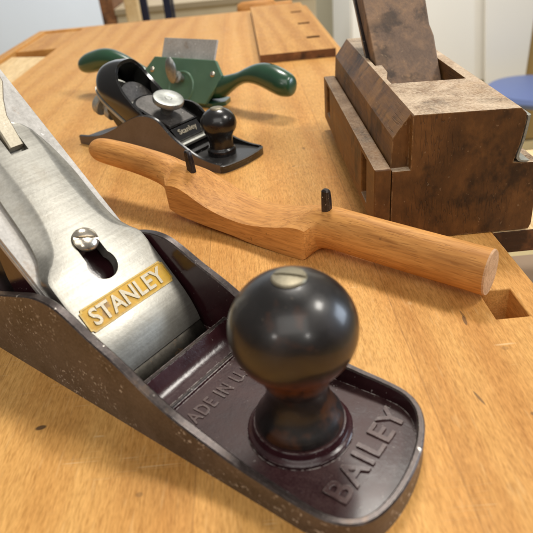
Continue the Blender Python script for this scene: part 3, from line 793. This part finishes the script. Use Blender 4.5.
Mb = Matrix(((avx.x, aax.x, anx.x, o0.x), (avx.y, aax.y, anx.y, o0.y), (avx.z, aax.z, anx.z, o0.z), (0, 0, 0, 1)))
text_mesh('raised_lettering', 'Stanley', M['letter'], lcp, Mb, 5, .6, fit=(18, 5.2), bold=.1)
# lock wheel
Mw = Matrix.Rotation(rad(22), 3, 'Y')
wc = (-65, 21, 26.5)
m = MB(); m.lathe([(4.2, -2), (4.6, 4), (6.0, 6.0), (9.4, 8.4), (10.8, 9.6), (11.0, 12.2), (10.6, 12.9), (9.6, 13.1), (5.2, 12.75), (2.6, 12.6), (2.2, 12.9), (.01, 12.95)], wc, 48, Mw)
m.build('lock_wheel', M['plate'], bk, 35)
# adjusting nut behind
Mn = Matrix.Rotation(rad(-64), 3, 'Y')
m = MB(); m.lathe([(3.4, -14), (3.4, 0), (8.2, .5), (9.0, 1.4), (9.0, 5.2), (8.4, 6.2), (4, 6.6), (.01, 6.4)], (-123, 15, 28), 44, Mn)
m.lathe([(6.2, -10), (6.8, -9.4), (6.8, -5), (6.2, -4.4)], (-123, 15, 28), 40, Mn)
m.build('adjusting_nut', M['gsteel'], bk, 35)

# ================================================================== GREEN METAL SPOKESHAVE
gs = thing('metal_spokeshave', 'green enamelled metal spokeshave with gull wing handles and upright steel blade', 'spokeshave', -65, 527, 0, rad(-37))
tt = rad(63)
def gp(s, h, n):     # h up the inclined plate, n out of the plate towards the camera
    return (s, 1 + h * cos(tt) - n * sin(tt), 3 + h * sin(tt) + n * cos(tt))
# handles + central bed as one lofted casting
sec = []
data = [(-132, 8, 27, 2.0, 2.0), (-131, 8, 27, 5.5, 5.2), (-128, 8, 27.5, 8.2, 7.6), (-121, 8.5, 29, 10.2, 9.6), (-110, 9, 31.5, 10.6, 10.2), (-98, 9.5, 34, 10.2, 9.8), (-86, 10, 34.5, 9.0, 8.6), (-74, 11, 32, 7.8, 7.4), (-62, 12, 27, 7.0, 7.2), (-52, 13, 21, 7.0, 8.2), (-42, 14, 16, 7.6, 9.5), (-20, 15, 13, 8, 9.5), (0, 15, 13, 8, 9.5)]
DR = [(-121.5, 5, 25, 2.5, 2.5), (-120.5, 5, 25, 6.5, 6.5), (-117.5, 5.2, 25.3, 9.0, 8.8), (-111, 6, 26.4, 10.8, 10.4), (-102, 8, 28.2, 11.0, 10.8), (-92, 9.5, 30, 10.2, 9.8), (-82, 10.5, 30.4, 8.8, 8.0), (-72, 11.5, 28.6, 7.4, 6.2), (-62, 12.5, 24.6, 6.6, 5.8), (-52, 13, 20, 7.0, 7.6), (-42, 14, 16, 7.6, 9.5), (-20, 15, 13, 8, 9.5)]
full = data + [(-a, b, c, d, e) for a, b, c, d, e in DR[::-1]]
full = cr(full, 4)
for s0, v0, z0, rv_, rz_ in full:
    sec.append([(s0, v0 + rv_ * cos(q), z0 + rz_ * sin(q)) for q in [2 * PI * k / 28 for k in range(28)]])
m = MB(); m.loft(sec)
m.prism([(-38, 2), (38, 2), (44, 14), (40, 26), (-40, 26), (-44, 14)], .3, 4.0)      # sole
body_g = m.build('body', M['green'], gs, 60)
hole = MB(); hole.lathe([(2.3, 20), (2.3, 60)], (99, 11, 0), 24); cut(body_g, [hole])
# cap plate
pg = [(-32, 0), (32, 0), (45, 22), (45.5, 26), (36, 38), (-36, 38), (-45.5, 26), (-45, 22)]
m = MB(); m.loft([[gp(s, h, n) for s, h in pg] for n in (-1.5, 2.6)]); cp = m.build('cap_plate', M['greensheen'], gs, 30, .9)
for sx_ in (-36, 36):
    m = MB(); Ms = Matrix.Rotation(PI / 2 - (PI / 2 - tt) - 0, 3, 'X')
    o = gp(sx_, 26, 2.5); Mn = Matrix.Rotation(tt, 3, 'X')
    m.lathe([(2.6, -1), (2.6, .8), (2.0, 1.5), (.01, 1.7)], o, 24, Mn); m.build('screw', M['screw'], cp, 50)
# arched boss ring round the thumb screw
m = MB(); secs = []
for i in range(33):
    a = 2 * PI * i / 32; c = (2 + 15 * cos(a), 14 + 15 * sin(a))
    secs.append([gp(2 + (14 + 1.3 * cos(q)) * cos(a), 12 + (14 + 1.3 * cos(q)) * sin(a), 2.4 + 1.3 * sin(q)) for q in [2 * PI * k / 10 for k in range(10)]])
m.loft(secs[:-1], loop=True); m.build('raised_ring', M['greensheen'], cp, 60)
# thumb screw: shaft and flat oval wing
m = MB(); Mn = Matrix.Rotation(tt, 3, 'X')
m.lathe([(2.6, -2), (2.6, 6), (5.0, 6.4), (5.2, 8.2), (3, 9), (3, 11), (.01, 11.2)], gp(2, 20, 2), 28, Mn)
o = Vector(gp(-1, 24, 15))
sp = []
for i in range(13):
    ph = -PI / 2 + PI * i / 12
    sp.append([tuple(o + Vector((6.0 * cos(ph) * cos(q), 3.2 * cos(ph) * sin(q), 11.5 * sin(ph)))) for q in [2 * PI * k / 20 for k in range(20)]])
m.loft(sp); m.build('thumb_screw', M['plate'], gs, 60)
m = MB(); m.loft([[gp(s, h, n) for s, h in [(-31, 2), (31, 2), (31, 56), (-31, 56)]] for n in (-4.0, -1.7)]); m.build('blade', M['iron'], gs, 30, .2)

# ================================================================== WOODEN PLANE
wp = thing('wooden_plane', 'dark old wooden moulding plane with tall wedge and side fence at the bench edge', 'plane', 92.914, 244.56, 0, -0.00657)
LEN = 181
prof = [(-31.4, .3), (-31.2, 37), (-30.5, 51.2), (-22.4, 62.4), (24.6, 61.2), (27.2, 58.6), (27.6, 55), (26.4, 45), (25, 39.5), (24.4, 36), (30, 35.4), (36.4, 35.2), (37.4, 17), (37.6, 3), (36.6, .3)]
m = MB()
ys = [0, LEN]
m.loft([[(x_, y, z_) for x_, z_ in prof] for y in ys])
wb = m.build('body', [M['old'], M['oldend']], wp, 25, .9, 3)
c1 = MB(); c1.box(-34, -22.9, -5, 4.5, 36.8, 70)
c2 = MB(); c2.loft([[(x_, y, z_) for y, z_ in [(54, 64), (119, 64), (119, 62), (66, 8), (61, 8), (57, 40)]] for x_ in (-20, 18.6)])
cut(wb, [c1]); cut(wb, [c2])
for p in wb.data.polygons:
    if abs(p.normal.y) > .9: p.material_index = 1
# small abutment left of the wedge
m = MB(); m.prism([(-20.5, 63), (-16.2, 80), (-15.6, 97), (-20.5, 97)], 30, 62.0); m.build('abutment', M['old'], wp, 30, .4)
def wl(y, z): return (y, z)
tw = rad(43)
def wd(x_, l, n): return (x_, 100 + l * cos(tw) - n * sin(tw) * -1, 62 + l * sin(tw) - n * cos(tw))
m = MB()
rows = []
for l, xa, xb in ((-50, -18.6, 17.6), (0, -18.8, 17.8), (16, -19.4, 18.2), (20, -19.5, 17.6), (24, -19.7, 16.9), (46, -20.6, 17.6), (62, -21, 18), (70, -19, 16)):
    t0 = 5 + (l + 50) * .085
    rows.append([wd(xa, l, 0), wd(xb, l, 0), wd(xb, l, t0), wd(xa, l, t0)])
m.loft(rows); m.build('wedge', M['wedge'], wp, 30, 1.0, 3)
m = MB(); m.loft([[wd(xa, l, 5.4 + (l + 50) * .085), wd(xb, l, 5.4 + (l + 50) * .085), wd(xb, l, 8.6 + (l + 50) * .085), wd(xa, l, 8.6 + (l + 50) * .085)] for l, xa, xb in ((-56, -19.4, 18), (66, -22.4, 17), (76, -19, 14))]); m.build('blade', M['rim'], wp, 30, .3)
# metal strip let into the right shoulder
st = cr([(27.9, 57.5), (27.6, 53), (26.8, 46), (25.7, 41), (25.4, 38), (27, 36.3), (30.5, 35.9)], 4)
m = MB(); m.loft([[(x_, y, z_) for x_, z_ in st] + [(x_ + 1.1, y, z_ + .5) for x_, z_ in st[::-1]] for y in (-.5, LEN - 4)]); m.build('steel_strip', M['gsteel'], wp, 50)
# fence
m = MB(); m.box(-39.5, -31.6, 0, LEN - 1.5, 8.5, 38.4)
fo = m.build('fence', [M['fence'], M['oldend']], wp, 25, .9, 3)
f1 = MB(); f1.box(-45, -33, 20, 33, 13, 36)
f2 = MB(); f2.box(-45, -33, 151, 165, 16, 36.4)
cut(fo, [f1]); cut(fo, [f2])
for p in fo.data.polygons:
    if abs(p.normal.y) > .9 and abs(p.center.y) < .001: p.material_index = 1
m = MB(); Mx = Matrix.Rotation(rad(-90), 3, 'Y')
m.lathe([(4, -2), (4, 1.5), (3, 2.4), (.01, 2.6)], (-34.5, 27, 18), 24, Mx); m.build('fence_screw', M['screw'], fo, 40)

# ================================================================== WORKBENCH
wbn = thing('workbench', 'honey coloured beech workbench top with dog holes under the tools', 'workbench')
m = MB()
m.box(-272, 112, -260, 1080, -42, 0)
bt = m.build('benchtop', M['bench'], wbn, 25, .8, 2)
dog = MB(); dog.prism([(87.7, 177.4), (100.8, 177.4), (100.8, 196.6), (87.7, 196.6)], -60, 5)
cut(bt, [dog])
m = MB(); m.box(86, 102, 176, 198, -60, -43); m.build('dog_hole_floor', M['endgrain'], wbn) 
m = MB(); m.box(15.6, 99.5, 662, 1050, .05, 9.2)
rb = m.build('raised_board', [M['bench2'], M['endgrain']], wbn, 25, .8, 2)
cc = []
for (x_, y_) in [(82.6, 950), (83.2, 842), (83.6, 738)]:
    c = MB(); c.box(x_ - 8, x_ + 8, y_ - 6, y_ + 6, 3, 14); cc.append(c)
for c in cc: cut(rb, [c])
for p in rb.data.polygons:
    if p.normal.y < -.9 and p.center.y < .67: p.material_index = 1
    if p.center.z < .0085 and p.center.y > .68: p.material_index = 1
m = MB(); m.box(-350, -336, -260, 1062, -60, .3); m.build('outer_rail', M['bench2'], wbn, 25, .8)
m = MB(); m.box(-336, -272.5, 905, 1062, -42, -2); m.box(-350, -272.5, 1062.5, 1079, -50, .2); m.build('trough_end', M['bench2'], wbn, 25, .8)
m = MB(); m.box(-336, -272.5, -260, 904.5, -60, -52); m.build('trough_floor', M['bench2'], wbn)
m = MB(); m.loft([[(-335, y, -4), (-273, y, -9), (-273, y, -22), (-335, y, -18)] for y in (380, 880)]); tag(m.build('loose_board', M['pale'], None, 25, .8), 'pale new board lying in the tool trough at the bench left side', 'board')
m = MB(); m.box(112.6, 190, 244.6, 345, -13, -.4)
vj = m.build('vise_jaw', [M['pale'], M['endgrain']], wbn, 25, .6)
for p in vj.data.polygons:
    if p.normal.y < -.9: p.material_index = 1
m = MB(); m.box(112.8, 230, 80, 330, -110, -70); m.build('vise_beam', plain('greyed_wood', sr(150, 128, 104), .6, 0, .1, 30), wbn, 25, 1)
m = MB()
for (x_, y_) in ((-320, -200), (40, -200), (-320, 960), (40, 960)):
    m = MB(); m.box(x_, x_ + 70, y_, y_ + 70, -850, -60.5); m.build('leg', M['bench2'], wbn)

# ================================================================== BACKGROUND
def struct(o): o['kind'] = 'structure'; return o
m = MB(); m.add([(-6000, -4000, -850), (6000, -4000, -850), (6000, 6000, -850), (-6000, 6000, -850)], [(0, 1, 2, 3)]); struct(m.build('floor', M['floor'], None, 0))
m = MB(); m.box(-6000, 250, 3600, 3700, -850, 1800); struct(m.build('wall', M['wall'], None, 0))
m = MB(); m.box(250, 6000, 3602, 3700, -850, 1800); struct(m.build('wall', M['greywall'], None, 0))
# white cupboard right
cb_ = thing('white_cupboard', 'tall white cupboard with two doors behind the wooden plane', 'cupboard', 0, 0, 0)
m = MB(); m.box(440, 1250, 2520, 3000, -560, 900); m.build('carcass', M['white'], cb_, 25, 3)
m = MB(); m.box(445, 1100, 2500, 2519, -555, 895); m.build('door', M['white'], cb_, 25, 3)
m = MB(); m.box(1106, 1184, 2500, 2519, -555, 895); m.build('door', M['white'], cb_, 25, 3)
m = MB(); m.box(1186, 1300, 2490, 2519, -840, 900); m.build('side_panel', M['tan'], cb_, 25, 3)
m = MB(); m.prism([(940, 60), (1176, 60), (1176, -700), (1020, -700)], 2455, 2470, 'y'); tag(m.build('leaning_board', M['white'], None, 25, 2), 'white board with a slanting left edge in front of the white cupboard', 'board')
# blue stool
bs = thing('blue_stool', 'round blue stool seat beyond the right side of the bench', 'stool', 1085, 2150, -850)
m = MB(); m.lathe([(10, 308), (165, 308), (180, 316), (186, 330), (180, 346), (140, 354), (.01, 356)], (0, 0, 0), 56); m.build('seat', M['blue'], bs, 40)
for a in (45, 135, 225, 315):
    m = MB(); m.loft([[(r * cos(rad(a)) + 11 * cos(q), r * sin(rad(a)) + 11 * sin(q), z) for q in [PI * k / 6 for k in range(12)]] for r, z in ((190, 0), (130, 307))]); m.build('leg', M['tan'], bs)
# beige cabinet back left
bc = thing('low_cabinet', 'long low beige cabinet behind the far end of the bench', 'cabinet', 0, 0, 0)
m = MB(); m.box(-440, -398, 1990, 2500, -850, 120); m.build('side_panel', M['endgrain'], bc, 25, 2)
m = MB(); m.box(-397, 240, 2000, 2500, -850, -97); m.build('carcass', M['beige'], bc, 25, 2)
m = MB(); m.box(-397, 250, 1985, 2510, -96.5, -78); m.build('top', M['beiged'], bc, 25, 2)
# chair with dark blue frame
ch = thing('navy_chair', 'chair with dark navy tube frame in front of the beige cabinet', 'chair', -270, 1700, -850)
for x_ in (0, 62, 84):
    m = MB(); m.box(x_, x_ + (20 if x_ < 80 else 6), 0, 20, 0, 860); m.build('post', M['navy'], ch, 25, 3)
m = MB(); m.box(-20, 110, -10, 30, 860.5, 900); m.build('top_rail', M['navy'], ch, 25, 3)
m = MB(); m.box(-300, -266, 1640, 1678, -850, 30); tag(m.build('wooden_post', M['pale'], None, 25, 3), 'square wooden post left of the navy chair', 'post')
vh = thing('turned_handle', 'pale turned wooden handle lying just past the back edge of the bench', 'handle', 32, 1130, 0)
m = MB(); Mx = Matrix.Rotation(rad(90), 3, 'Y'); m.lathe([(.01, -40), (9, -38), (13, -30), (14, 0), (13, 26), (8, 30), (8, 60), (.01, 61)], (0, 0, -4), 28, Mx); m.build('grip', M['shave'], vh, 50)

# ================================================================== CAMERA
f, pitch, roll, Hc = 576.468, .550130, -.0981464, 143.05
F = Vector((0, cos(pitch), -sin(pitch))); R = Vector((1, 0, 0)); U = R.cross(F)
Rr_ = cos(roll) * R + sin(roll) * U; Ur = -sin(roll) * R + cos(roll) * U
cam = bpy.data.cameras.new('camera'); co = bpy.data.objects.new('camera', cam); COL.objects.link(co)
co.matrix_world = Matrix(((Rr_.x, Ur.x, -F.x, 0), (Rr_.y, Ur.y, -F.y, 0), (Rr_.z, Ur.z, -F.z, Hc * S), (0, 0, 0, 1)))
cam.sensor_width = 36; cam.sensor_fit = 'HORIZONTAL'; cam.lens = f / 533 * 36
cam.clip_start = .005; cam.clip_end = 50
cam.dof.use_dof = True; cam.dof.focus_distance = .265; cam.dof.aperture_fstop = 21
sc.camera = co

# ================================================================== LIGHT
w = bpy.data.worlds.new('World'); sc.world = w; w.use_nodes = True
bg = w.node_tree.nodes['Background']; nt = w.node_tree; tcw = nt.nodes.new('ShaderNodeTexCoord'); sx = nt.nodes.new('ShaderNodeSeparateXYZ'); nt.links.new(tcw.outputs['Generated'], sx.inputs[0])
rp = nt.nodes.new('ShaderNodeValToRGB'); mr = nt.nodes.new('ShaderNodeMapRange'); mr.inputs[1].default_value = -1; nt.links.new(sx.outputs[2], mr.inputs[0]); nt.links.new(mr.outputs[0], rp.inputs[0])
for p_, c_e in zip((.35, .50, .75), ((.20, .17, .14), (.42, .40, .38), (.80, .78, .74))):
    el = rp.color_ramp.elements.new(p_); el.color = (*c_e, 1)
rp.color_ramp.elements.remove(rp.color_ramp.elements[0]); rp.color_ramp.elements.remove(rp.color_ramp.elements[-1])
nt.links.new(rp.outputs[0], bg.inputs[0]); bg.inputs[1].default_value = .30
def area(name, az, el, dist, sx_, sy_, power, col, at=(0, 300, 0)):
    l = bpy.data.lights.new(name, 'AREA'); l.shape = 'RECTANGLE'; l.size = sx_; l.size_y = sy_; l.energy = power; l.color = col
    o = bpy.data.objects.new(name, l); COL.objects.link(o)
    d = Vector((sin(rad(az)) * cos(rad(el)), cos(rad(az)) * cos(rad(el)), sin(rad(el))))
    t = Vector(at) * S; o.location = t + d * dist
    o.rotation_euler = (-d).to_track_quat('-Z', 'Y').to_euler()
    return o
area('ceiling_lamp_back', 14, 60, 3.2, .8, .42, 57, (1, .95, .87))
area('ceiling_lamp_right', 97, 50, 1.9, .4, .3, 14, (1, .95, .87))
area('fill_front', 182, 50, 2.6, 2.2, 1.4, 20, (1, .96, .9))  # fill light added from the camera side; no such ceiling lamp
area('ceiling_lamp_behind', 158, 27, 2.4, .16, .16, 3, (1, .96, .9))
area('ceiling_lamp_behind', -145, 27, 2.4, .16, .16, 3, (1, .96, .9))
area('window', 84, 13, 2.2, .8, .8, 18, (.72, .84, 1))
area('fill_far_wall', 180, 35, 2.0, 1.6, .6, 27, (.97, .98, 1), at=(-150, 3500, -100))  # light added facing the far wall to brighten it; no real lamp there

sc.view_settings.view_transform = 'Standard'; sc.view_settings.look = 'None'; sc.view_settings.exposure = .06; sc.view_settings.gamma = 1
